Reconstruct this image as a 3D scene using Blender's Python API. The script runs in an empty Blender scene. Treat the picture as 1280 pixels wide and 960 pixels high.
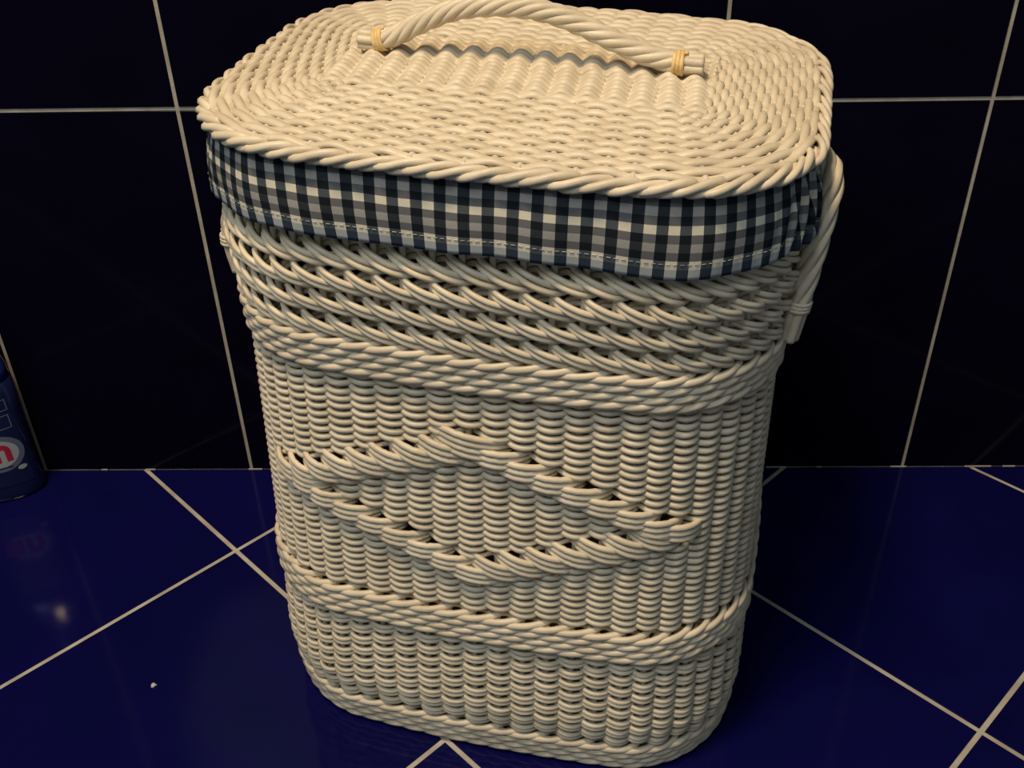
import bpy, math, random
import numpy as np
from mathutils import Matrix, Vector

random.seed(7)
rng = np.random.default_rng(7)
scene = bpy.context.scene
col = scene.collection
PI = math.pi

# ------------------------------------------------------------------ camera
F_PX, PITCH, YAW, ROLL = 1318.697, 0.60713, -0.030945, -0.023708
CAM = Vector((0.334629, -0.945088, 0.775127))
cp, sp, cy, sy = math.cos(PITCH), math.sin(PITCH), math.cos(YAW), math.sin(YAW)
fwd = Vector((sy * cp, cy * cp, -sp)); rgt = Vector((cy, -sy, 0)); up = rgt.cross(fwd)
cr, sr = math.cos(ROLL), math.sin(ROLL)
r2 = cr * rgt + sr * up; u2 = -sr * rgt + cr * up
cam_d = bpy.data.cameras.new('camera'); cam_o = bpy.data.objects.new('camera', cam_d); col.objects.link(cam_o)
M = Matrix.Identity(4)
for i in range(3):
    M[i][0], M[i][1], M[i][2], M[i][3] = r2[i], u2[i], -fwd[i], CAM[i]
cam_o.matrix_world = M
cam_d.sensor_width = 36.0; cam_d.lens = F_PX / 1280 * 36.0; cam_d.clip_start = 0.01
scene.camera = cam_o

# ------------------------------------------------------------------ world, lamps, exposure
world = bpy.data.worlds.new('world'); scene.world = world; world.use_nodes = True
bg = world.node_tree.nodes['Background']; bg.inputs[0].default_value = (0.84, 0.96, 1.0, 1); bg.inputs[1].default_value = 0.16

def lamp(name, loc, target, size, power, color):
    d = bpy.data.lights.new(name, 'AREA'); d.shape = 'DISK'; d.size = size; d.energy = power; d.color = color
    o = bpy.data.objects.new(name, d); col.objects.link(o); o.location = loc
    o.rotation_euler = (Vector(target) - Vector(loc)).to_track_quat('-Z', 'Y').to_euler()
    return o
lamp('ceiling_lamp', (-0.05, -0.74, 2.30), (0.3, -0.3, 0.3), 0.34, 32.0, (1.0, 0.73, 0.43))
lamp('front_fill', (-0.45, -1.45, 2.20), (0.3, -0.3, 0.3), 0.85, 14.0, (0.93, 0.98, 0.97))  # unseen cool fill, added front left to grey the basket's front
scene.view_settings.view_transform = 'Standard'; scene.view_settings.look = 'None'
scene.view_settings.exposure = 0.0; scene.view_settings.gamma = 1.0; scene.view_settings.use_curve_mapping = False

# ------------------------------------------------------------------ helpers
def mesh_obj(name, V, Fc, mat=None, parent=None, smooth=True):
    me = bpy.data.meshes.new(name)
    me.from_pydata(np.asarray(V, float).tolist() if not isinstance(V, list) else V, [], Fc)
    if smooth: me.polygons.foreach_set('use_smooth', [True] * len(me.polygons))
    if mat: me.materials.append(mat)
    me.update()
    o = bpy.data.objects.new(name, me); col.objects.link(o)
    if parent: o.parent = parent
    return o

def tag(o, label=None, cat=None, group=None, kind=None):
    if label: o['label'] = label
    if cat: o['category'] = cat
    if group: o['group'] = group
    if kind: o['kind'] = kind
    return o

def tube(P, Nn, rn, rb, closed=False, sides=6, taper=0):
    """ring sweep; P points, Nn reference normals, rn / rb radii along normal / binormal"""
    P = np.asarray(P, float); n = len(P)
    if closed: T = np.roll(P, -1, 0) - np.roll(P, 1, 0)
    else: T = np.gradient(P, axis=0)
    T /= np.linalg.norm(T, axis=1)[:, None] + 1e-12
    Nn = np.asarray(Nn, float); Nn = Nn - (Nn * T).sum(1)[:, None] * T
    Nn /= np.linalg.norm(Nn, axis=1)[:, None] + 1e-12
    B = np.cross(T, Nn)
    rn = np.broadcast_to(np.asarray(rn, float), (n,)).copy(); rb = np.broadcast_to(np.asarray(rb, float), (n,)).copy()
    if taper and not closed:
        for k in range(min(taper, n // 2)):
            f = 0.45 + 0.55 * (k / taper); rn[k] *= f; rb[k] *= f; rn[-1 - k] *= f; rb[-1 - k] *= f
    a = np.arange(sides) * 2 * PI / sides
    V = (P[:, None, :] + (np.cos(a)[None, :, None] * rn[:, None, None]) * Nn[:, None, :]
         + (np.sin(a)[None, :, None] * rb[:, None, None]) * B[:, None, :]).reshape(-1, 3)
    m = n if closed else n - 1
    i = np.arange(m)[:, None] * sides; j = ((np.arange(m) + 1) % n)[:, None] * sides
    k = np.arange(sides)[None, :]; k2 = (k + 1) % sides
    Fc = np.stack([i + k, j + k, j + k2, i + k2], -1).reshape(-1, 4).tolist()
    if not closed:
        Fc.append(list(range(sides))); Fc.append([(n - 1) * sides + q for q in range(sides - 1, -1, -1)])
    return V, Fc

def join(parts):
    V, Fc, b = [], [], 0
    for v, f in parts:
        V.append(np.asarray(v, float)); Fc += [[q + b for q in fc] for fc in f]; b += len(v)
    return np.concatenate(V), Fc

# ------------------------------------------------------------------ materials
def new_mat(name, color, rough=0.5, spec=0.5):
    m = bpy.data.materials.new(name); m.use_nodes = True
    b = m.node_tree.nodes['Principled BSDF']
    b.inputs['Base Color'].default_value = (*color, 1); b.inputs['Roughness'].default_value = rough
    b.inputs['Specular IOR Level'].default_value = spec
    return m, m.node_tree, b

def noise_color(nt, b, c1, c2, scale, coord='Object', detail=3.0, lo=0.35, hi=0.65, objrand=0.0):
    tc = nt.nodes.new('ShaderNodeTexCoord'); nz = nt.nodes.new('ShaderNodeTexNoise')
    nz.inputs['Scale'].default_value = scale; nz.inputs['Detail'].default_value = detail
    nt.links.new(tc.outputs[coord], nz.inputs['Vector'])
    rp = nt.nodes.new('ShaderNodeValToRGB'); rp.color_ramp.elements[0].position = lo; rp.color_ramp.elements[1].position = hi
    rp.color_ramp.elements[0].color = (*c1, 1); rp.color_ramp.elements[1].color = (*c2, 1)
    nt.links.new(nz.outputs['Fac'], rp.inputs['Fac'])
    out = rp.outputs['Color']
    if objrand:
        oi = nt.nodes.new('ShaderNodeObjectInfo'); mr = nt.nodes.new('ShaderNodeMapRange')
        mr.inputs['To Min'].default_value = 1 - objrand; mr.inputs['To Max'].default_value = 1.0
        nt.links.new(oi.outputs['Random'], mr.inputs['Value'])
        vm = nt.nodes.new('ShaderNodeVectorMath'); vm.operation = 'SCALE'
        nt.links.new(out, vm.inputs[0]); nt.links.new(mr.outputs['Result'], vm.inputs['Scale']); out = vm.outputs['Vector']
    nt.links.new(out, b.inputs['Base Color'])
    return nz

def add_bump(nt, b, scale, strength, dist, coord='Object', detail=2.0):
    tc = nt.nodes.new('ShaderNodeTexCoord'); nz = nt.nodes.new('ShaderNodeTexNoise')
    nz.inputs['Scale'].default_value = scale; nz.inputs['Detail'].default_value = detail
    nt.links.new(tc.outputs[coord], nz.inputs['Vector'])
    bp = nt.nodes.new('ShaderNodeBump'); bp.inputs['Strength'].default_value = strength; bp.inputs['Distance'].default_value = dist
    nt.links.new(nz.outputs['Fac'], bp.inputs['Height']); nt.links.new(bp.outputs['Normal'], b.inputs['Normal'])

M_WICK, nt, b = new_mat('painted_wicker', (0.72, 0.66, 0.54), 0.42, 0.4)
noise_color(nt, b, (0.66, 0.575, 0.435), (0.78, 0.695, 0.545), 55, objrand=0.10)
add_bump(nt, b, 420, 0.25, 0.0006)
M_STAKE, nt, b = new_mat('painted_stake', (0.62, 0.57, 0.46), 0.5, 0.35)
noise_color(nt, b, (0.56, 0.50, 0.40), (0.68, 0.62, 0.50), 60)
M_BIND, nt, b = new_mat('raw_cane_binding', (0.80, 0.58, 0.25), 0.45, 0.4)
noise_color(nt, b, (0.72, 0.50, 0.20), (0.86, 0.66, 0.33), 160)
M_STITCH, nt, b = new_mat('white_thread', (0.75, 0.75, 0.72), 0.7, 0.2)
noise_color(nt, b, (0.25, 0.27, 0.28), (0.62, 0.62, 0.58), 90)

def tile_mat(name, c1, c2, rough, spec):
    m, nt, b = new_mat(name, c1, rough, spec)
    noise_color(nt, b, c1, c2, 9, objrand=0.12)
    tc = nt.nodes.new('ShaderNodeTexCoord'); nz = nt.nodes.new('ShaderNodeTexNoise'); nz.inputs['Scale'].default_value = 14
    nt.links.new(tc.outputs['Object'], nz.inputs['Vector'])
    bp = nt.nodes.new('ShaderNodeBump'); bp.inputs['Strength'].default_value = 0.03; bp.inputs['Distance'].default_value = 0.003
    nt.links.new(nz.outputs['Fac'], bp.inputs['Height']); nt.links.new(bp.outputs['Normal'], b.inputs['Normal'])
    return m
M_FTILE = tile_mat('cobalt_floor_tile', (0.0034, 0.0034, 0.056), (0.0044, 0.0042, 0.070), 0.09, 0.22)
M_WTILE = tile_mat('navy_wall_tile', (0.0022, 0.0018, 0.0085), (0.0032, 0.0022, 0.0115), 0.10, 0.12)
M_GROUT, nt, b = new_mat('grey_grout', (0.46, 0.43, 0.37), 0.85, 0.2)
noise_color(nt, b, (0.36, 0.33, 0.28), (0.52, 0.49, 0.42), 30, detail=5); add_bump(nt, b, 500, 0.4, 0.0006)

# ------------------------------------------------------------------ structure: floor and back wall
XL, XR, YF, ZT = -1.7, 2.3, -2.3, 2.3
GD = 0.0012       # grout recess
def box_mesh(x0, x1, y0, y1, z0, z1):
    V = [(x0, y0, z0), (x1, y0, z0), (x1, y1, z0), (x0, y1, z0), (x0, y0, z1), (x1, y0, z1), (x1, y1, z1), (x0, y1, z1)]
    return V, [(0, 3, 2, 1), (4, 5, 6, 7), (0, 1, 5, 4), (1, 2, 6, 5), (2, 3, 7, 6), (3, 0, 4, 7)]
floor = mesh_obj('floor', *box_mesh(XL, XR, YF, 0.03, -0.05, -GD), M_GROUT, smooth=False)
tag(floor, 'dark cobalt blue glazed floor tiles laid diagonally with beige grout', kind='structure')
wall = mesh_obj('wall_back', *box_mesh(XL, XR, GD, 0.06, -0.04, ZT), M_GROUT, smooth=False)
tag(wall, 'near-black navy glazed wall tiles with thin grey grout', kind='structure')

def clip(poly, ax, val, keep_less):
    out = []
    for i in range(len(poly)):
        p, q = poly[i], poly[(i + 1) % len(poly)]
        ip = (p[ax] <= val) == keep_less or p[ax] == val; iq = (q[ax] <= val) == keep_less or q[ax] == val
        if ip: out.append(p)
        if ip != iq:
            t = (val - p[ax]) / (q[ax] - p[ax]); out.append(tuple(p[k] + t * (q[k] - p[k]) for k in range(2)))
    return out

def prism(poly, h0, h1, bev, tf):
    """bevelled slab over a 2D polygon; tf maps (u, v, h) to 3D"""
    c = np.mean(np.array(poly), 0); n = len(poly)
    V = [tf(u, v, h0) for u, v in poly] + [tf(u, v, h1 - bev) for u, v in poly]
    for u, v in poly:
        d = np.array((u, v)) - c; L = np.linalg.norm(d); q = c + d * (1 - 1.4 * bev / L); V.append(tf(q[0], q[1], h1))
    Fc = []
    for k in range(2):
        for i in range(n):
            j = (i + 1) % n; Fc.append((k * n + i, k * n + j, (k + 1) * n + j, (k + 1) * n + i))
    Fc.append(tuple(range(2 * n, 3 * n)))
    return V, Fc

def area(poly): return abs(sum(poly[i][0] * poly[(i + 1) % len(poly)][1] - poly[(i + 1) % len(poly)][0] * poly[i][1] for i in range(len(poly)))) / 2

ANG = 0.7781
dA = np.array((math.cos(ANG), -math.sin(ANG))); dB = np.array((-math.sin(ANG), -math.cos(ANG)))
D = 0.4727
def line_x(known, i):
    ks = sorted(known)
    if i in known: return known[i]
    return known[ks[0]] + (i - ks[0]) * D if i < ks[0] else known[ks[-1]] + (i - ks[-1]) * D
A_K = {0: -0.1232, 1: 0.3495, 2: 0.8269}; B_K = {0: 0.1458, 1: 0.6153, 2: 1.0703}
GF = 0.0023  # half grout width
def inter(xa, xb):
    m = np.array([[dA[0], -dB[0]], [dA[1], -dB[1]]]); t = np.linalg.solve(m, np.array((xb - xa, 0.0))); return np.array((xa, 0.0)) + dA * t[0]
for i in range(-9, 10):
    for j in range(-9, 12):
        ga = GF / math.sin(ANG) ; gb = GF / math.cos(ANG)
        xa0, xa1 = line_x(A_K, i) + ga, line_x(A_K, i + 1) - ga
        xb0, xb1 = line_x(B_K, j) + gb, line_x(B_K, j + 1) - gb
        poly = [tuple(inter(xa0, xb0)), tuple(inter(xa1, xb0)), tuple(inter(xa1, xb1)), tuple(inter(xa0, xb1))]
        for ax, val, kl in ((1, -0.0002, True), (1, YF, False), (0, XL, False), (0, XR, True)):
            if poly: poly = clip(poly, ax, val, kl)
        if len(poly) < 3 or area(poly) < 2e-4: continue
        s = sum(poly[k][0] * poly[(k + 1) % len(poly)][1] - poly[(k + 1) % len(poly)][0] * poly[k][1] for k in range(len(poly)))
        if s < 0: poly = poly[::-1]
        mesh_obj('tile', *prism(poly, -0.008, 0.0, 0.0006, lambda u, v, h: (u, v, h)), M_FTILE, floor, smooth=False)

VX = [-0.2421, 0.0, 0.2514, 0.5028, 0.7500]
while VX[0] > XL: VX.insert(0, VX[0] - 0.25)
while VX[-1] < XR: VX.append(VX[-1] + 0.25)
HZ = [-0.0017, 0.4319, 0.866, 1.300, 1.734, 2.168, 2.6]
GW = 0.0019
for i in range(len(VX) - 1):
    for j in range(len(HZ) - 1):
        x0, x1 = max(VX[i] + GW, XL), min(VX[i + 1] - GW, XR); z0, z1 = HZ[j] + GW, min(HZ[j + 1] - GW, ZT)
        if x1 - x0 < 0.01 or z1 - z0 < 0.01: continue
        poly = [(x0, z0), (x1, z0), (x1, z1), (x0, z1)]
        mesh_obj('tile', *prism(poly, -0.008, 0.0, 0.0006, lambda u, v, h: (u, -h, v)), M_WTILE, wall, smooth=False)
# bits of grout left standing proud in the joint where floor meets wall
for gx, gl in ((-0.118, 0.012), (-0.172, 0.007), (0.005, 0.016), (0.606, 0.022), (0.655, 0.006), (0.745, 0.018), (0.835, 0.03), (0.87, 0.014)):
    V, Fc = box_mesh(gx - gl / 2, gx + gl / 2, -0.0012, 0.0, -0.0006, 0.0011)
    mesh_obj('grout_bit', V, Fc, M_GROUT, floor, smooth=False)

# ------------------------------------------------------------------ basket surface
BX, BY, PHI = 0.31959, -0.227181, -0.226678
ZLID, LA, LB, LR, LG = 0.538648, 0.204334, 0.157745, 0.086106, 0.012004
TX, LX, LY, TY = -0.018056, 0.006546, 0.000615, 0.011997
ZK = [0, 0.06, 0.14, 0.38, 0.50, 0.56]; AK = [0.197231, 0.204589, 0.201235, 0.195217, 0.203425, 0.2040]
cph, sph = math.cos(PHI), math.sin(PHI)
LXL, LYL = LX * cph + LY * sph, -LX * sph + LY * cph      # lean in basket axes

def outline(a, b_, R, g, M_=32, S_=24):
    R = min(max(R, 0.004), min(a, b_) * 0.999); pts = []
    segs = [(a - R, -(b_ - R), 270, (a, b_ - R)), (a - R, b_ - R, 0, (-(a - R), b_)), (-(a - R), b_ - R, 90, (-a, -(b_ - R))), (-(a - R), -(b_ - R), 180, (a - R, -b_))]
    for cx, cy_, t0, nx in segs:
        for i in range(M_ + 1):
            t = math.radians(t0 + 90 * i / M_); pts.append((cx + R * math.cos(t), cy_ + R * math.sin(t)))
        p0 = pts[-1]
        for i in range(1, S_):
            f = i / S_; pts.append((p0[0] + (nx[0] - p0[0]) * f, p0[1] + (nx[1] - p0[1]) * f))
    o = np.array(pts); o2 = o.copy()
    o2[:, 1] *= 1 + g / b_ * np.cos(PI / 2 * np.clip(o[:, 0] / a, -1, 1)) - g / b_ * 0.5
    o2[:, 0] *= 1 + 0.5 * g / a * np.cos(PI / 2 * np.clip(o[:, 1] / b_, -1, 1)) - 0.25 * g / a
    return o2

def arc(o):
    oo = np.concatenate([o, o[:1]]); d = np.r_[0, np.cumsum(np.hypot(*np.diff(oo, axis=0).T))]
    return oo, d
NU = 1320
ref, dref = arc(outline(0.2, 0.2 - LA + LB, LR, LG)); PER = dref[-1]
k0 = None
uu = np.arange(NU) / NU * PER
rx = np.interp(uu, dref, ref[:, 0]); ry = np.interp(uu, dref, ref[:, 1])
start = uu[np.argmin(np.abs(rx) + (ry > 0) * 9)]           # front centre
tq = (uu + start) % PER
NZ = 113; ZG = np.linspace(0, 0.56, NZ)
TAB = np.zeros((NZ, NU, 2)); NTAB = np.zeros((NZ, NU, 2))
for iz, z in enumerate(ZG):
    A = np.interp(z, ZK, AK); o = outline(A, A - LA + LB, LR - (LA - A) * 0.5, LG); o = np.concatenate([o, o[:1]])
    X = np.interp(tq, dref, o[:, 0]); Y = np.interp(tq, dref, o[:, 1]); TAB[iz] = np.stack([X, Y], -1)
    T = np.roll(TAB[iz], -2, 0) - np.roll(TAB[iz], 2, 0); T /= np.linalg.norm(T, axis=1)[:, None]
    NTAB[iz] = np.stack([T[:, 1], -T[:, 0]], -1)

def lean(L):
    """basket axes with the slight settle of the wicker"""
    L = np.asarray(L, float); z = L[:, 2]
    return np.stack([L[:, 0] + LXL * z / 0.535, L[:, 1] + LYL * z / 0.535, z * (1 + TX * L[:, 0] / 0.535)], -1)

def surf(u, z, off):
    u = np.asarray(u, float) % 1.0; z = np.broadcast_to(np.asarray(z, float), u.shape); off = np.broadcast_to(np.asarray(off, float), u.shape)
    fi = u * NU; i0 = np.floor(fi).astype(int) % NU; i1 = (i0 + 1) % NU; fu = (fi - np.floor(fi))[:, None]
    fz = np.clip(z / 0.56 * (NZ - 1), 0, NZ - 1.001); j0 = fz.astype(int); fz = (fz - j0)[:, None]
    def bl(T): return (T[j0, i0] * (1 - fu) + T[j0, i1] * fu) * (1 - fz) + (T[j0 + 1, i0] * (1 - fu) + T[j0 + 1, i1] * fu) * fz
    p = bl(TAB); n = bl(NTAB); n /= np.linalg.norm(n, axis=1)[:, None]
    q = p + n * off[:, None]
    return lean(np.concatenate([q, z[:, None]], 1)), np.concatenate([n, np.zeros((len(n), 1))], 1)

basket = bpy.data.objects.new('laundry_basket', None); col.objects.link(basket)
basket.location = (BX, BY, 0); basket.rotation_euler = (0, 0, PHI); basket.empty_display_size = 0.1
tag(basket, 'cream painted wicker laundry basket with woven lid and gingham cloth rim', 'basket')

NS = 66; U0 = -0.004 / PER           # stake i sits at U0 + i / NS
BASE = -0.0080                       # stake centre line below the outer face
def su(i): return U0 + np.asarray(i, float) / NS

# ---- body: the base disc, then stakes and weavers as its pieces
bo = TAB[1] * 0.94
Vb = [(p[0], p[1], 0.006) for p in bo[::10]] + [(p[0], p[1], 0.014) for p in bo[::10]]
nb = len(bo[::10])
body = mesh_obj('body', Vb, [tuple(range(nb - 1, -1, -1)), tuple(range(nb, 2 * nb))] + [(i, (i + 1) % nb, nb + (i + 1) % nb, nb + i) for i in range(nb)], M_STAKE, basket)
body['label'] = 'woven wicker body with raised diamond'

zst = np.linspace(0.008, 0.512, 26)
for i in range(NS):
    P, Nn = surf(np.full(26, su(i)) + rng.normal(0, 0.0002), zst, BASE - 0.008 * np.clip((zst - 0.450) / 0.028, 0, 1))
    mesh_obj('stake', *tube(P, Nn, 0.0022, 0.0024, sides=6), M_STAKE, body)

SPS = 8                              # samples per stake
idx_full = np.arange(NS * SPS) / SPS
def wob(n, amp):
    a = rng.normal(0, 1, 4); ph = rng.uniform(0, 2 * PI, 4); t = np.arange(n) / n * 2 * PI
    return amp * sum(a[k] * np.sin((k + 2) * 3 * t + ph[k]) for k in range(4)) / 2

def plain_off(idx, k, amp):
    c = np.cos(PI * (idx + k)); return BASE + amp * np.sign(c) * np.abs(c) ** 0.8

# diamond outline on the front
DZC, DZH, DW = 0.2695, 0.0590, 0.1470 / PER * NS        # centre height, half height, half width in stakes
def dz_edge(i): return DZH * (1 - abs(i) / DW)

# mid section: plain weave, interrupted along the diamond
ROWP = 0.00333; z = 0.1715; k = 0
HG = 0.0125
while z < 0.3715:
    cuts = []
    ii = np.arange(-12, 12.01, 0.25)
    bad = np.array([abs(i) <= DW + 0.6 and (abs(z - DZC - max(dz_edge(i), 0)) < HG or abs(z - DZC + max(dz_edge(i), 0)) < HG) for i in ii])
    pieces = []
    if not bad.any(): pieces = [None]
    else:
        runs = []; s0 = None
        for q in range(len(ii)):
            if bad[q] and s0 is None: s0 = ii[q]
            if (not bad[q] or q == len(ii) - 1) and s0 is not None: runs.append((s0, ii[q])); s0 = None
        par = lambda v, up_: int(v) if (int(v) + k) % 2 else int(v) + (1 if up_ else -1)
        for q in range(len(runs)):
            a_ = runs[q][1]; b_ = runs[(q + 1) % len(runs)][0] + (NS if q == len(runs) - 1 else 0)
            a_ = math.ceil(a_ - 0.6); b_ = math.floor(b_ + 0.6)
            a_ = a_ if (a_ + k) % 2 else a_ - 1 if abs(runs[q][1] - (a_ - 1)) < 1.01 else a_ + 1
            b_ = b_ if (b_ + k) % 2 else b_ + 1 if abs(runs[(q + 1) % len(runs)][0] - ((b_ + 1) - (NS if q == len(runs) - 1 else 0))) < 1.01 else b_ - 1
            if b_ - a_ >= 2: pieces.append((a_, b_))
    for pc in pieces:
        if pc is None:
            idx = idx_full; zz = z + wob(len(idx), 0.0004)
            P, Nn = surf(su(idx), zz, plain_off(idx, k, 0.0042))
            mesh_obj('weaver', *tube(P, Nn, 0.0022, 0.00248 * rng.uniform(0.95, 1.05), True), M_WICK, body)
        else:
            idx = np.arange(pc[0] * SPS, pc[1] * SPS + 1) / SPS; zz = z + wob(len(idx), 0.0002)
            P, Nn = surf(su(idx), zz, plain_off(idx, k, 0.0042))
            mesh_obj('weaver', *tube(P, Nn, 0.0022, 0.00248 * rng.uniform(0.95, 1.05)), M_WICK, body)
    z += ROWP; k += 1

# lower section: plain weave of doubled strands
z = 0.0395; k = 0
while z < 0.139:
    for s in (-1, 1):
        zz = z + s * 0.0021 + wob(len(idx_full), 0.0003)
        P, Nn = surf(su(idx_full), zz, plain_off(idx_full, k, 0.0042))
        mesh_obj('weaver', *tube(P, Nn, 0.0022, 0.0023 * rng.uniform(0.94, 1.05), True), M_WICK, body)
    z += 0.00628; k += 1

# waling: three rods, each over two stakes and behind one
def inset(z_):
    f = np.clip((np.asarray(z_) - 0.450) / 0.028, 0, 1); return -0.008 * f * f * (3 - 2 * f)
def wale(zc, rise, amp, bias, r, name, shift=0.0, pair=(0.0,), rb=None, FR=2.15):
    for q in range(3):
        ph = (idx_full - q - shift) % 3.0
        tf_ = np.clip(ph / FR, 0, 1); tb_ = np.clip((ph - FR) / (3 - FR), 0, 1); front = ph < FR
        for dzp in pair:
            off = BASE + np.where(front, amp * np.sin(PI * tf_) ** 0.65, -0.0045 * np.sin(PI * tb_)) + bias
            zz = zc + dzp + rise * np.where(front, 2 * tf_ - 1, 1 - 2 * tb_ * tb_ * (3 - 2 * tb_)) + wob(len(idx_full), 0.0003)
            P, Nn = surf(su(idx_full), zz, off + inset(zz))
            mesh_obj(name, *tube(P, Nn, r, (rb or r) * rng.uniform(0.95, 1.05), True), M_WICK, body)
for q in range(4): wale(0.3765 + q * 0.0068, 0.0032, 0.0070, 0.0008, 0.0025, 'wale_strand', 0.62 * q, rb=0.0031)
for q in range(4): wale(0.1425 + q * 0.0070, 0.0032, 0.0070, 0.0006, 0.0025, 'wale_strand', 0.62 * q, rb=0.0032)
for q in range(4): wale(0.0065 + q * 0.0075, 0.0030, 0.0056, -0.0004, 0.0027, 'wale_strand', 0.62 * q, rb=0.0034)
# open slanting weave of doubled strands under the cloth
for q in range(6): wale(0.4085 + q * 0.0180, -0.0062, 0.0070, -0.0006, 0.0021, 'slanting_strand', 0.5 * q, pair=(-0.0021, 0.0021), rb=0.0021, FR=1.72)

# diamond: bundles of strands laid over two stakes, standing proud
def bundle(i0, i1, z0, z1, n, pitch):
    m = 22; t = np.linspace(0, 1, m); idx = i0 + (i1 - i0) * t
    env = np.sin(PI * t)
    for q in range(n):
        zz = z0 + (z1 - z0) * t + (q - (n - 1) / 2) * pitch * (0.55 + 0.45 * env ** 0.5) + wob(m, 0.0002)
        off = BASE - 0.0045 + 0.0130 * env ** 0.7
        P, Nn = surf(su(idx), zz, off)
        mesh_obj('diamond_strand', *tube(P, Nn, 0.0023, 0.0026 * rng.uniform(0.95, 1.05), taper=3), M_WICK, body)
NDI = 8
for i in range(-NDI, NDI + 1):
    e = max(dz_edge(i), 0)
    for sgn in (1, -1):
        if i == -NDI and sgn == -1: continue
        if i == NDI and sgn == -1: continue
        zc = DZC + sgn * e
        if (i < 0 and sgn > 0) or (i > 0 and sgn < 0): bundle(i - 1.25, i + 1.3, zc + 0.0056, zc - 0.0056, 3, 0.0053)
        elif i == 0: bundle(i - 1.6, i + 1.6, zc + (0.006 if sgn > 0 else 0.004), zc - 0.004, 4 if sgn > 0 else 3, 0.0052)
        else: bundle(i - 1.3, i + 1.3, zc + 0.0012, zc - 0.0012, 3, 0.0052)

# ------------------------------------------------------------------ cloth liner
M_GING, nt, b = new_mat('gingham_cloth', (0.5, 0.5, 0.5), 0.85, 0.15)
uvn = nt.nodes.new('ShaderNodeUVMap'); uvn.uv_map = 'cloth'
sep = nt.nodes.new('ShaderNodeSeparateXYZ'); nt.links.new(uvn.outputs['UV'], sep.inputs[0])
def mth(op, a_, b_=None):
    n = nt.nodes.new('ShaderNodeMath'); n.operation = op
    for i, v in enumerate((a_, b_)):
        if v is None: continue
        if isinstance(v, (int, float)): n.inputs[i].default_value = v
        else: nt.links.new(v, n.inputs[i])
    return n.outputs[0]
def mixc(f, c1, c2, blend='MIX'):
    n = nt.nodes.new('ShaderNodeMix'); n.data_type = 'RGBA'; n.blend_type = blend
    for s, v in ((0, f), (6, c1), (7, c2)):
        if isinstance(v, (int, float)): n.inputs[s].default_value = v
        elif isinstance(v, tuple): n.inputs[s].default_value = (*v, 1)
        else: nt.links.new(v, n.inputs[s])
    return n.outputs[2]
# u in column pairs, v in rows
cu = mth('FRACT', sep.outputs[0]); colmask = mth('LESS_THAN', cu, 0.5)              # 1 = dark column
rv = mth('FRACT', mth('DIVIDE', sep.outputs[1], 4.0))                               # rows: bright, dark, mid, dark
is_b = mth('LESS_THAN', rv, 0.25); is_m = mth('MULTIPLY', mth('GREATER_THAN', rv, 0.5), mth('LESS_THAN', rv, 0.75))
light = mixc(is_m, mixc(is_b, (0.15, 0.155, 0.165), (0.76, 0.71, 0.58)), (0.38, 0.37, 0.35))
dark = mixc(is_m, mixc(is_b, (0.009, 0.013, 0.019), (0.075, 0.092, 0.105)), (0.030, 0.037, 0.046))
base = mixc(colmask, light, dark)
hem = mth('LESS_THAN', sep.outputs[1], 0.0)                                          # turned-up hem shows the bluer reverse
base = mixc(hem, base, mixc(colmask, (0.42, 0.45, 0.46), (0.030, 0.045, 0.070)))
nzt = nt.nodes.new('ShaderNodeTexNoise'); nzt.inputs['Scale'].default_value = 3; nzt.inputs['Detail'].default_value = 4
mp = nt.nodes.new('ShaderNodeMapping'); mp.inputs['Scale'].default_value = (9, 1, 1)
nt.links.new(uvn.outputs['UV'], mp.inputs[0]); nt.links.new(mp.outputs[0], nzt.inputs['Vector'])
mr = nt.nodes.new('ShaderNodeMapRange'); mr.inputs['To Min'].default_value = 0.8; mr.inputs['To Max'].default_value = 1.18
nt.links.new(nzt.outputs['Fac'], mr.inputs['Value'])
vm = nt.nodes.new('ShaderNodeVectorMath'); vm.operation = 'SCALE'; nt.links.new(base, vm.inputs[0]); nt.links.new(mr.outputs[0], vm.inputs['Scale'])
nt.links.new(vm.outputs['Vector'], b.inputs['Base Color'])
bp = nt.nodes.new('ShaderNodeBump'); bp.inputs['Strength'].default_value = 0.25; bp.inputs['Distance'].default_value = 0.0005
nt.links.new(nzt.outputs['Fac'], bp.inputs['Height']); nt.links.new(bp.outputs['Normal'], b.inputs['Normal'])

LZ0, LZ1 = 0.4795, 0.5300
CELLU, ROWV, HEMZ = PER / 90, 0.0049, 0.4860
def pucker(s):
    """gathers of the elastic near the right handle and round the far left end"""
    return np.exp(-((s - 0.240) / 0.034) ** 2) + 0.35 * np.exp(-((s + 0.245) / 0.05) ** 2)
def liner_pt(u, z, inside=False):
    u = np.asarray(u, float); s = ((u + 0.5) % 1.0 - 0.5) * PER
    t = (LZ1 - np.asarray(z, float)) / (LZ1 - LZ0)
    fold = pucker(s)
    off = -0.0095 + 0.0092 * np.clip(t, 0, 1) ** 0.9 + 0.0014 * np.sin(PI * np.clip(t, 0, 1))
    off = off + 0.0007 * np.sin(s * 55 + 1.0) * t + 0.0005 * np.sin(s * 131 + 2.2 * t)
    off = off + fold * 0.0036 * np.sin(s * 560 + 7 * t) * np.clip(0.3 + t, 0, 1)
    zz = np.asarray(z, float) + 0.0005 * np.sin(s * 38 + 0.6) * t + 0.0004 * np.sin(s * 97) * t - 0.0045 * np.clip((s - 0.03) / 0.10, 0, 1) * np.clip((0.27 - s) / 0.06, 0, 1) * t
    if inside: off = off - 0.0015
    return surf(u, zz, off)
NUL, NVL = 900, 22
us = np.arange(NUL + 1) / NUL
V = []; UV = []
zl = np.linspace(LZ0, LZ1, NVL)
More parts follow.
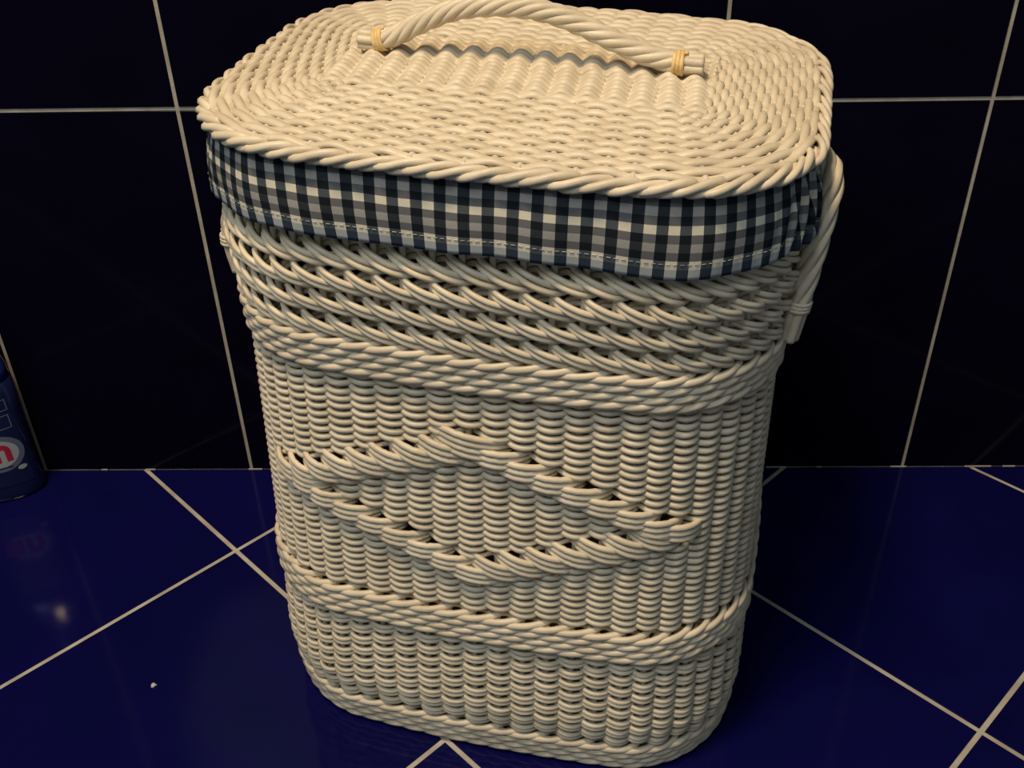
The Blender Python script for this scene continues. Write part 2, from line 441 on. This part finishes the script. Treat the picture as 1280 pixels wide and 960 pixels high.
for j in range(NVL):
    P, _n = liner_pt(us, np.full(NUL + 1, zl[j])); V.append(P)
    s = us * PER
    t = (LZ1 - zl[j]) / (LZ1 - LZ0)
    skew = -0.006 * np.clip((-(((us + 0.5) % 1 - 0.5) * PER) + 0.03) / 0.18, 0, 1) * (t - 1)      # cloth pulled sideways at the left
    UV.append(np.stack([(s + skew) / CELLU + 0.10, np.full(NUL + 1, (zl[j] - HEMZ) / ROWV)], -1))
# rolled over the rim and down inside
for zi in (0.526, 0.50, 0.46, 0.42):
    P, _n = surf(us, np.full(NUL + 1, zi), -0.0190); V.append(P); UV.append(np.stack([us * PER / CELLU, np.full(NUL + 1, (1.065 - zi - HEMZ) / ROWV)], -1))
P, _n = liner_pt(us, np.full(NUL + 1, LZ0), True); V.insert(0, P); UV.insert(0, UV[0])
nr = len(V); Vf = np.concatenate(V); UVf = np.concatenate(UV); w = NUL + 1
Fc = [(j * w + i, j * w + i + 1, (j + 1) * w + i + 1, (j + 1) * w + i) for j in range(nr - 1) for i in range(NUL)]
liner = mesh_obj('fabric_liner', Vf, Fc, M_GING, basket)
liner['label'] = 'blue and cream gingham cloth liner folded over the rim'
uvl = liner.data.uv_layers.new(name='cloth')
li = np.zeros(len(liner.data.loops), int); liner.data.loops.foreach_get('vertex_index', li)
uvl.data.foreach_set('uv', UVf[li].astype(np.float32).ravel())
# hem stitching: short dashes of thread
parts = []
nst = int(PER / 0.0042)
for q in range(nst):
    a_ = q / nst; b_ = (q + 0.62) / nst
    P, Nn = liner_pt(np.linspace(a_, b_, 4), np.full(4, HEMZ + 0.0030)); P = P + Nn * 0.0003
    parts.append(tube(P, Nn, 0.00018, 0.00026, sides=4))
st = mesh_obj('hem_stitching', *join(parts), M_STITCH, liner); st['kind'] = 'stuff'

# ------------------------------------------------------------------ lid
def lid_map(L):
    L = np.asarray(L, float); q = L.copy(); q[:, 2] = ZLID + L[:, 2]
    w_ = lean(q); w_[:, 2] += TY * L[:, 1]; return w_
CA, CB = 0.126, 0.053
inner = outline(CA + 0.002, CB + 0.002, 0.018, 0.0); outer = outline(LA - 0.0080, LB - 0.0080, LR - 0.008, LG)
oi, di = arc(inner); oo, do = arc(outer); dm = (di / di[-1] * 0.4 + do / do[-1] * 0.6)
def front_param(o):  # parameter of the front centre
    q = np.argmin(np.abs(o[:-1, 0]) + (o[:-1, 1] > 0) * 9); return dm[q]
fp = front_param(oo)
def lid_ring(u, f):
    u = (np.asarray(u, float) + fp) % 1.0
    pi_ = np.stack([np.interp(u, dm, oi[:, 0]), np.interp(u, dm, oi[:, 1])], -1); po = np.stack([np.interp(u, dm, oo[:, 0]), np.interp(u, dm, oo[:, 1])], -1)
    return pi_ * (1 - f) + po * f, np.linalg.norm(po - pi_, axis=1)
ribs = []
def dome(x, y): return 0.0045 * (1 - np.clip((x / LA) ** 2 * 0.5 + (y / LB) ** 2 * 0.5, 0, 1))
NSL = 60
for i in range(NSL):
    ff = np.linspace(-0.02, 0.97, 8); pts = np.array([lid_ring(np.array([i / NSL]), f)[0][0] for f in ff])
    L = np.stack([pts[:, 0], pts[:, 1], -0.0055 + dome(pts[:, 0], pts[:, 1])], -1)
    ribs.append(tube(lid_map(L), np.tile((0, 0, 1.0), (8, 1)), 0.0018, 0.0022, sides=6))
for i in range(-13, 14):
    x = i * 0.0093; yy = np.linspace(-CB - 0.004, CB + 0.004, 8)
    ribs.append(tube(lid_map(np.stack([np.full(8, x), yy, -0.0055 + dome(x, yy)], -1)), np.tile((0, 0, 1.0), (8, 1)), 0.0018, 0.0022, sides=6))
lid = mesh_obj('lid', *join(ribs), M_STAKE, basket)
lid['label'] = 'woven cream wicker lid with rope border'
NR = 16
for q in range(NR):
    f = (q + 0.1) / NR
    idx = np.arange(NSL * 10) / 10
    pts, width = lid_ring(idx / NSL, f); pitch = width / NR
    c = np.cos(PI * (idx + q)); zd = 0.0015 * np.sign(c) * np.abs(c) ** 0.8
    L = np.stack([pts[:, 0], pts[:, 1], -0.0050 + zd + dome(pts[:, 0], pts[:, 1]) + wob(len(idx), 0.0003)], -1)
    mesh_obj('lid_weaver', *tube(lid_map(L), np.tile((0, 0, 1.0), (len(idx), 1)), 0.0024, np.clip(pitch * 0.62, 0.0028, 0.0056), True, sides=8), M_WICK, lid)
# core: rows laid lengthwise in two blocks that rise and fall together
NC = 14
for q in range(NC):
    y = -CB + (q + 0.5) * 2 * CB / NC
    xs = np.linspace(-CA - 0.003, CA + 0.003, 28 * 8)
    blk = 0 if q < NC // 2 else 0.8
    zd = (0.0025 if 0 < q < NC - 1 else 0.0012) * np.cos(2 * PI * xs / 0.0175 + blk + 0.22 * q)
    L = np.stack([xs, np.full(len(xs), y) + wob(len(xs), 0.0003), -0.0040 + zd + dome(xs, y)], -1)
    mesh_obj('core_weaver', *tube(lid_map(L), np.tile((0, 0, 1.0), (len(xs), 1)), 0.0026, 0.0037, sides=7), M_WICK, lid)
# rope border
oL, dL = arc(outline(LA, LB, LR, LG)); lL = dL[-1]
def rim_pt(t_, off, z_):
    t_ = np.asarray(t_, float) % lL; e_ = 0.002
    f_ = lambda v: np.stack([np.interp(v % lL, dL, oL[:, 0]), np.interp(v % lL, dL, oL[:, 1])], -1)
    p_ = f_(t_); T_ = f_(t_ + e_) - f_(t_ - e_); T_ /= np.linalg.norm(T_, axis=1)[:, None]; n_ = np.stack([T_[:, 1], -T_[:, 0]], -1)
    q_ = p_ + n_ * off[:, None]
    return lid_map(np.concatenate([q_, z_[:, None]], 1)), np.concatenate([n_ * 0.8, np.full((len(n_), 1), 0.6)], 1)
NB = 74; TK = [0, 0.12, 0.3, 0.55, 0.8, 1.0]
LAYERS = (([-0.0085, -0.0040, -0.0022, -0.0045, -0.0080, -0.0120], [-0.0098, -0.0090, -0.0068, -0.0038, -0.0030, -0.0058], 0.0),
          ([-0.0100, -0.0066, -0.0050, -0.0058, -0.0080, -0.0105], [-0.0108, -0.0102, -0.0090, -0.0074, -0.0068, -0.0080], 0.5))
for offs, zs_, sh in LAYERS:
    for i in range(NB):
        t = np.linspace(0, 1, 16); L_ = 2.35 + rng.normal(0, 0.10)
        off = np.interp(t, TK, offs) + rng.normal(0, 0.0005)
        zz = np.interp(t, TK, zs_) + rng.normal(0, 0.0004)
        for _k in range(2):
            off[1:-1] = (off[:-2] + 2 * off[1:-1] + off[2:]) / 4; zz[1:-1] = (zz[:-2] + 2 * zz[1:-1] + zz[2:]) / 4
        P, Nn = rim_pt((i + sh + rng.normal(0, 0.08) + L_ * t) / NB * lL, off, zz)
        mesh_obj('border_strand', *tube(P, Nn, 0.0022, 0.0027 * rng.uniform(0.9, 1.1), sides=7, taper=2), M_WICK, lid)

# ------------------------------------------------------------------ rope handles
def catmull(pts, n):
    pts = np.asarray(pts, float); k = len(pts); d = np.r_[0, np.cumsum(np.linalg.norm(np.diff(pts, axis=0), axis=1))]
    t = np.linspace(0, d[-1], n); out = np.zeros((n, 3))
    e = np.vstack([2 * pts[0] - pts[1], pts, 2 * pts[-1] - pts[-2]])
    for i, v in enumerate(t):
        s = min(max(np.searchsorted(d, v, 'right') - 1, 0), k - 2); f = (v - d[s]) / (d[s + 1] - d[s])
        p0, p1, p2, p3 = e[s], e[s + 1], e[s + 2], e[s + 3]
        out[i] = 0.5 * (2 * p1 + (p2 - p0) * f + (2 * p0 - 5 * p1 + 4 * p2 - p3) * f * f + (3 * p1 - p0 - 3 * p2 + p3) * f ** 3)
    return out, t

def rope(name, path, ref, n, rho, r, pitch, straight, mat, bind_at, label, bind_mat, twist=1.0, parent=basket):
    P, t = catmull(path, 150); L = t[-1]
    T = np.gradient(P, axis=0); T /= np.linalg.norm(T, axis=1)[:, None]
    ref = np.tile(np.array(ref, float), (150, 1)); Nn = ref - (ref * T).sum(1)[:, None] * T; Nn /= np.linalg.norm(Nn, axis=1)[:, None]; B = np.cross(T, Nn)
    ts = np.clip(t, straight, L - straight)
    root = mesh_obj(name, *tube(P, Nn, rho * 0.75, rho * 0.75, sides=8), mat, parent)
    root['label'] = label
    for q in range(n):
        th = twist * 2 * PI * (ts - straight) / pitch + 2 * PI * q / n
        D_ = np.cos(th)[:, None] * Nn + np.sin(th)[:, None] * B
        mesh_obj('rope_strand', *tube(P + D_ * rho, D_, r, r, sides=7), mat, root)
    for (at, turns_, wrap_r) in bind_at:
        if at < 0: at = L + at
        m = int(turns_ * 16); k_ = np.linspace(0, 1, m); tc = at + (k_ - 0.5) * turns_ * 0.0026
        C_ = np.stack([np.interp(tc, t, P[:, a_]) for a_ in range(3)], -1); i_ = np.clip(np.searchsorted(t, tc), 0, 149)
        th = 2 * PI * k_ * turns_
        D_ = np.cos(th)[:, None] * Nn[i_] + np.sin(th)[:, None] * B[i_]
        bo_ = mesh_obj('binding', *tube(C_ + D_ * wrap_r, D_, 0.0009, 0.0016, sides=6), bind_mat, root)
        bo_['label'] = 'wrapped cane binding'
    return root, L

hp = [(-0.123, 0.010, 0.0070), (-0.110, 0.010, 0.0070), (-0.096, 0.010, 0.0110), (-0.078, 0.010, 0.0205), (-0.056, 0.010, 0.0300), (-0.033, 0.010, 0.0352),
      (-0.010, 0.010, 0.0365), (0.012, 0.010, 0.0345), (0.034, 0.010, 0.0285), (0.056, 0.010, 0.0200), (0.078, 0.010, 0.0120), (0.096, 0.010, 0.0078), (0.110, 0.010, 0.0066), (0.1205, 0.010, 0.0066)]
hpl = lid_map(np.array(hp) + np.array((0, 0, 0.0025)))
rope('lid_handle', hpl, (0, -0.3, 1), 6, 0.0046, 0.0030, 0.075, 0.018, M_WICK, [(0.0165, 3, 0.0078), (-0.0165, 3, 0.0078)], 'twisted wicker rope handle on lid', M_BIND, twist=-1.0)

def side_path(sx, pts): return lean(np.array([(sx * x, y, z) for x, y, z in pts]))
rpts = [(0.1975, -0.0765, 0.398), (0.2005, -0.0760, 0.420), (0.2045, -0.0730, 0.450), (0.2080, -0.0675, 0.480), (0.2100, -0.0575, 0.5000), (0.2075, -0.0460, 0.5085), (0.2000, -0.0340, 0.5110), (0.1920, -0.0180, 0.5110),
        (0.1890, 0.000, 0.5110), (0.1890, 0.022, 0.5110), (0.1900, 0.045, 0.5050), (0.1915, 0.060, 0.490), (0.1935, 0.068, 0.470), (0.1985, 0.074, 0.440), (0.2000, 0.0765, 0.420), (0.1975, 0.0765, 0.398)]
rope('side_handle', side_path(1, rpts), (1, 0, 0.2), 6, 0.0052, 0.0034, 0.11, 0.03, M_WICK, [(0.026, 3, 0.0088), (-0.026, 3, 0.0088)], 'twisted wicker rope handle on the right end', M_WICK, twist=1.0)
lpts = [(0.1975, -0.0765, 0.400), (0.2005, -0.0765, 0.424), (0.1965, -0.0740, 0.452), (0.1915, -0.0680, 0.480), (0.1900, -0.050, 0.505), (0.1900, -0.020, 0.512), (0.1900, 0.020, 0.512), (0.1900, 0.050, 0.505), (0.1915, 0.068, 0.480), (0.1965, 0.074, 0.452), (0.2005, 0.0765, 0.424), (0.1975, 0.0765, 0.400)]
rope('side_handle', side_path(-1, lpts), (-1, 0, 0.2), 6, 0.0050, 0.0033, 0.11, 0.03, M_WICK, [(0.026, 3, 0.0086), (-0.026, 3, 0.0086)], 'rope handle on the left end tucked under the cloth', M_WICK, twist=1.0)

# ------------------------------------------------------------------ detergent bottle at the left edge
M_BOT, nt, b = new_mat('blue_plastic', (0.012, 0.018, 0.10), 0.11, 0.5)
noise_color(nt, b, (0.006, 0.009, 0.050), (0.010, 0.014, 0.070), 25)
M_CAP, nt, b = new_mat('bright_blue_plastic', (0.03, 0.06, 0.42), 0.11, 0.5)
noise_color(nt, b, (0.015, 0.028, 0.20), (0.02, 0.035, 0.25), 25)
def flat(name, c):
    m, nt_, b_ = new_mat(name, c, 0.45, 0.3); noise_color(nt_, b_, tuple(v * 0.9 for v in c), c, 60); return m
M_LW, M_LR, M_LB, M_LG, M_LK = flat('label_white', (0.38, 0.40, 0.46)), flat('label_red', (0.42, 0.02, 0.05)), flat('label_blue', (0.008, 0.014, 0.075)), flat('label_grey', (0.12, 0.15, 0.24)), flat('label_ink', (0.02, 0.02, 0.03))
BC = np.array((-0.269, -0.0335)); BA, BB_, BT = 0.0395, 0.0255, math.radians(24)
bottle = bpy.data.objects.new('detergent_bottle', None); col.objects.link(bottle); bottle.location = (BC[0], BC[1], 0)
tag(bottle, 'dark blue plastic detergent bottle standing against the tiled wall', 'bottle')
ct, st_ = math.cos(BT), math.sin(BT)
def bot_pt(th, z, off=0.0, sc=1.0):
    c, s = math.cos(th), math.sin(th); n = 2.6
    x = (BA * sc + off) * math.copysign(abs(c) ** (2 / n), c); y = (BB_ * sc + off) * math.copysign(abs(s) ** (2 / n), s)
    return (x * ct - y * st_, x * st_ + y * ct, z)
prof = [(0.0, 0.90), (0.002, 0.95), (0.006, 0.985), (0.012, 1.0), (0.06, 1.0), (0.11, 0.985), (0.150, 0.975), (0.162, 0.95), (0.174, 0.88), (0.186, 0.76), (0.198, 0.62), (0.208, 0.50), (0.216, 0.44), (0.226, 0.43)]
TH = np.linspace(0, 2 * PI, 48, endpoint=False)
for pname, pr_, pm in (('bottle_body', prof[:7], M_BOT), ('shoulder', prof[6:], M_CAP)):  # shoulder's brighter blue: light through translucent plastic, put into its colour
    V = [bot_pt(t, z_, 0, s_) for z_, s_ in pr_ for t in TH]
    Fc = [(j * 48 + i, j * 48 + (i + 1) % 48, (j + 1) * 48 + (i + 1) % 48, (j + 1) * 48 + i) for j in range(len(pr_) - 1) for i in range(48)]
    Fc += [tuple(range(47, -1, -1)), tuple((len(pr_) - 1) * 48 + i for i in range(48))]
    mesh_obj(pname, V, Fc, pm, bottle)
capp = [(0.214, 0.0165), (0.216, 0.0180), (0.244, 0.0172), (0.252, 0.0160), (0.254, 0.0130)]
V = [(r_ * math.cos(t), r_ * math.sin(t), z_) for z_, r_ in capp for t in TH]
Fc = [(j * 48 + i, j * 48 + (i + 1) % 48, (j + 1) * 48 + (i + 1) % 48, (j + 1) * 48 + i) for j in range(len(capp) - 1) for i in range(48)] + [tuple(range(47, -1, -1)), tuple(4 * 48 + i for i in range(48))]
mesh_obj('cap', V, Fc, M_CAP, bottle)
# front face arc-length table so that the print can be laid out in millimetres (w measured from the face centre to the right)
ths = np.linspace(1.02 * PI, 1.98 * PI, 400)
fp_ = np.array([bot_pt(t, 0)[:2] for t in ths]); dd = np.r_[0, np.cumsum(np.linalg.norm(np.diff(fp_, axis=0), axis=1))]; mid = np.interp(1.5 * PI, ths, dd)
def face(w_, z_, off): return bot_pt(float(np.interp(mid + w_, dd, ths)), z_, off, float(np.interp(z_, [p[0] for p in prof], [p[1] for p in prof])))
def patch(name, outline_fn, mat, off, parent, nu=14, nv=8):
    V = []; Fc = []
    for j in range(nv + 1):
        for i in range(nu + 1):
            w_, z_ = outline_fn(i / nu, j / nv); V.append(face(w_, z_, off))
    for j in range(nv):
        for i in range(nu): Fc.append((j * (nu + 1) + i, j * (nu + 1) + i + 1, (j + 1) * (nu + 1) + i + 1, (j + 1) * (nu + 1) + i))
    return mesh_obj(name, V, Fc, mat, parent)
def rect(w0, w1, z0, z1): return lambda a_, c_: (w0 + (w1 - w0) * a_, z0 + (z1 - z0) * c_)
def quad(p00, p10, p11, p01):
    return lambda a_, c_: tuple((p00[k_] * (1 - a_) + p10[k_] * a_) * (1 - c_) + (p01[k_] * (1 - a_) + p11[k_] * a_) * c_ for k_ in range(2))
def disc(wc, zc, rw, rz):
    def f(a_, c_):
        x, y = 2 * a_ - 1, 2 * c_ - 1; return wc + rw * x * math.sqrt(1 - y * y / 2), zc + rz * y * math.sqrt(1 - x * x / 2)
    return f
label = patch('label', rect(-0.034, 0.031, 0.022, 0.140), M_LB, 0.0004, bottle)
LP = dict(parent=label)
patch('logo_halo', disc(0.004, 0.066, 0.027, 0.0235), M_LG, 0.0006, label)
patch('logo_ground', disc(0.002, 0.066, 0.023, 0.018), M_LW, 0.0008, label)

# the red letter n
def letter_n(w0, z0, wd, ht, th):
    patch('letter', rect(w0, w0 + th, z0, z0 + ht), M_LR, 0.0010, label, 3, 4)
    patch('letter', rect(w0 + wd - th, w0 + wd, z0, z0 + ht * 0.62), M_LR, 0.0010, label, 3, 4)
    def arch(a_, c_):
        ang = PI * (1 - a_); ro = wd / 2; ri = wd / 2 - th; r_ = ri + (ro - ri) * c_
        return w0 + wd / 2 + r_ * math.cos(ang), z0 + ht * 0.60 + r_ * math.sin(ang) * (ht * 0.40 / ro)
    patch('letter', arch, M_LR, 0.00102, label, 12, 3)
letter_n(-0.001, 0.0555, 0.018, 0.0225, 0.0062)
for w0, w1 in ((-0.024, -0.0045),): patch('letter', rect(w0, w1, 0.0555, 0.078), M_LR, 0.0010, label, 4, 3)
patch('small_print', rect(-0.016, 0.014, 0.0475, 0.0488), M_LK, 0.0010, label, 8, 2)
patch('oval_mark', disc(0.0230, 0.0430, 0.0048, 0.0030), M_LW, 0.0008, label)
for (w0, w1, z0, z1) in ((0.012, 0.0285, 0.118, 0.132), (0.008, 0.027, 0.096, 0.113)):
    for p_ in ((w0, w1, z0, z0 + 0.0012), (w0, w1, z1 - 0.0012, z1), (w1 - 0.0012, w1, z0, z1), (w0, w0 + 0.0012, z0, z1)):
        patch('white_line', rect(*p_), M_LG, 0.0007, label, 4, 2)

# ------------------------------------------------------------------ crumb on the floor
pts = []; Fc = []
for j, (zz, rr) in enumerate(((0.0, 0.0022), (0.0008, 0.0027), (0.0016, 0.0019), (0.0020, 0.0007))):
    for i in range(9):
        a_ = 2 * PI * i / 9; f_ = 1 + 0.28 * math.sin(3 * a_ + j) + 0.12 * math.cos(5 * a_); pts.append((rr * f_ * math.cos(a_), rr * f_ * math.sin(a_), zz))
for j in range(3):
    for i in range(9): Fc.append((j * 9 + i, j * 9 + (i + 1) % 9, (j + 1) * 9 + (i + 1) % 9, (j + 1) * 9 + i))
Fc.append(tuple(27 + i for i in range(9))); Fc.append(tuple(range(8, -1, -1)))
M_CR, nt, b = new_mat('chalky_crumb', (0.55, 0.55, 0.55), 0.9, 0.1); noise_color(nt, b, (0.45, 0.45, 0.46), (0.62, 0.62, 0.60), 300)
cr_o = mesh_obj('crumb', pts, Fc, M_CR); cr_o.location = (-0.0213, -0.3125, 0.0)
tag(cr_o, 'tiny pale crumb lying on the blue floor tile', 'crumb')
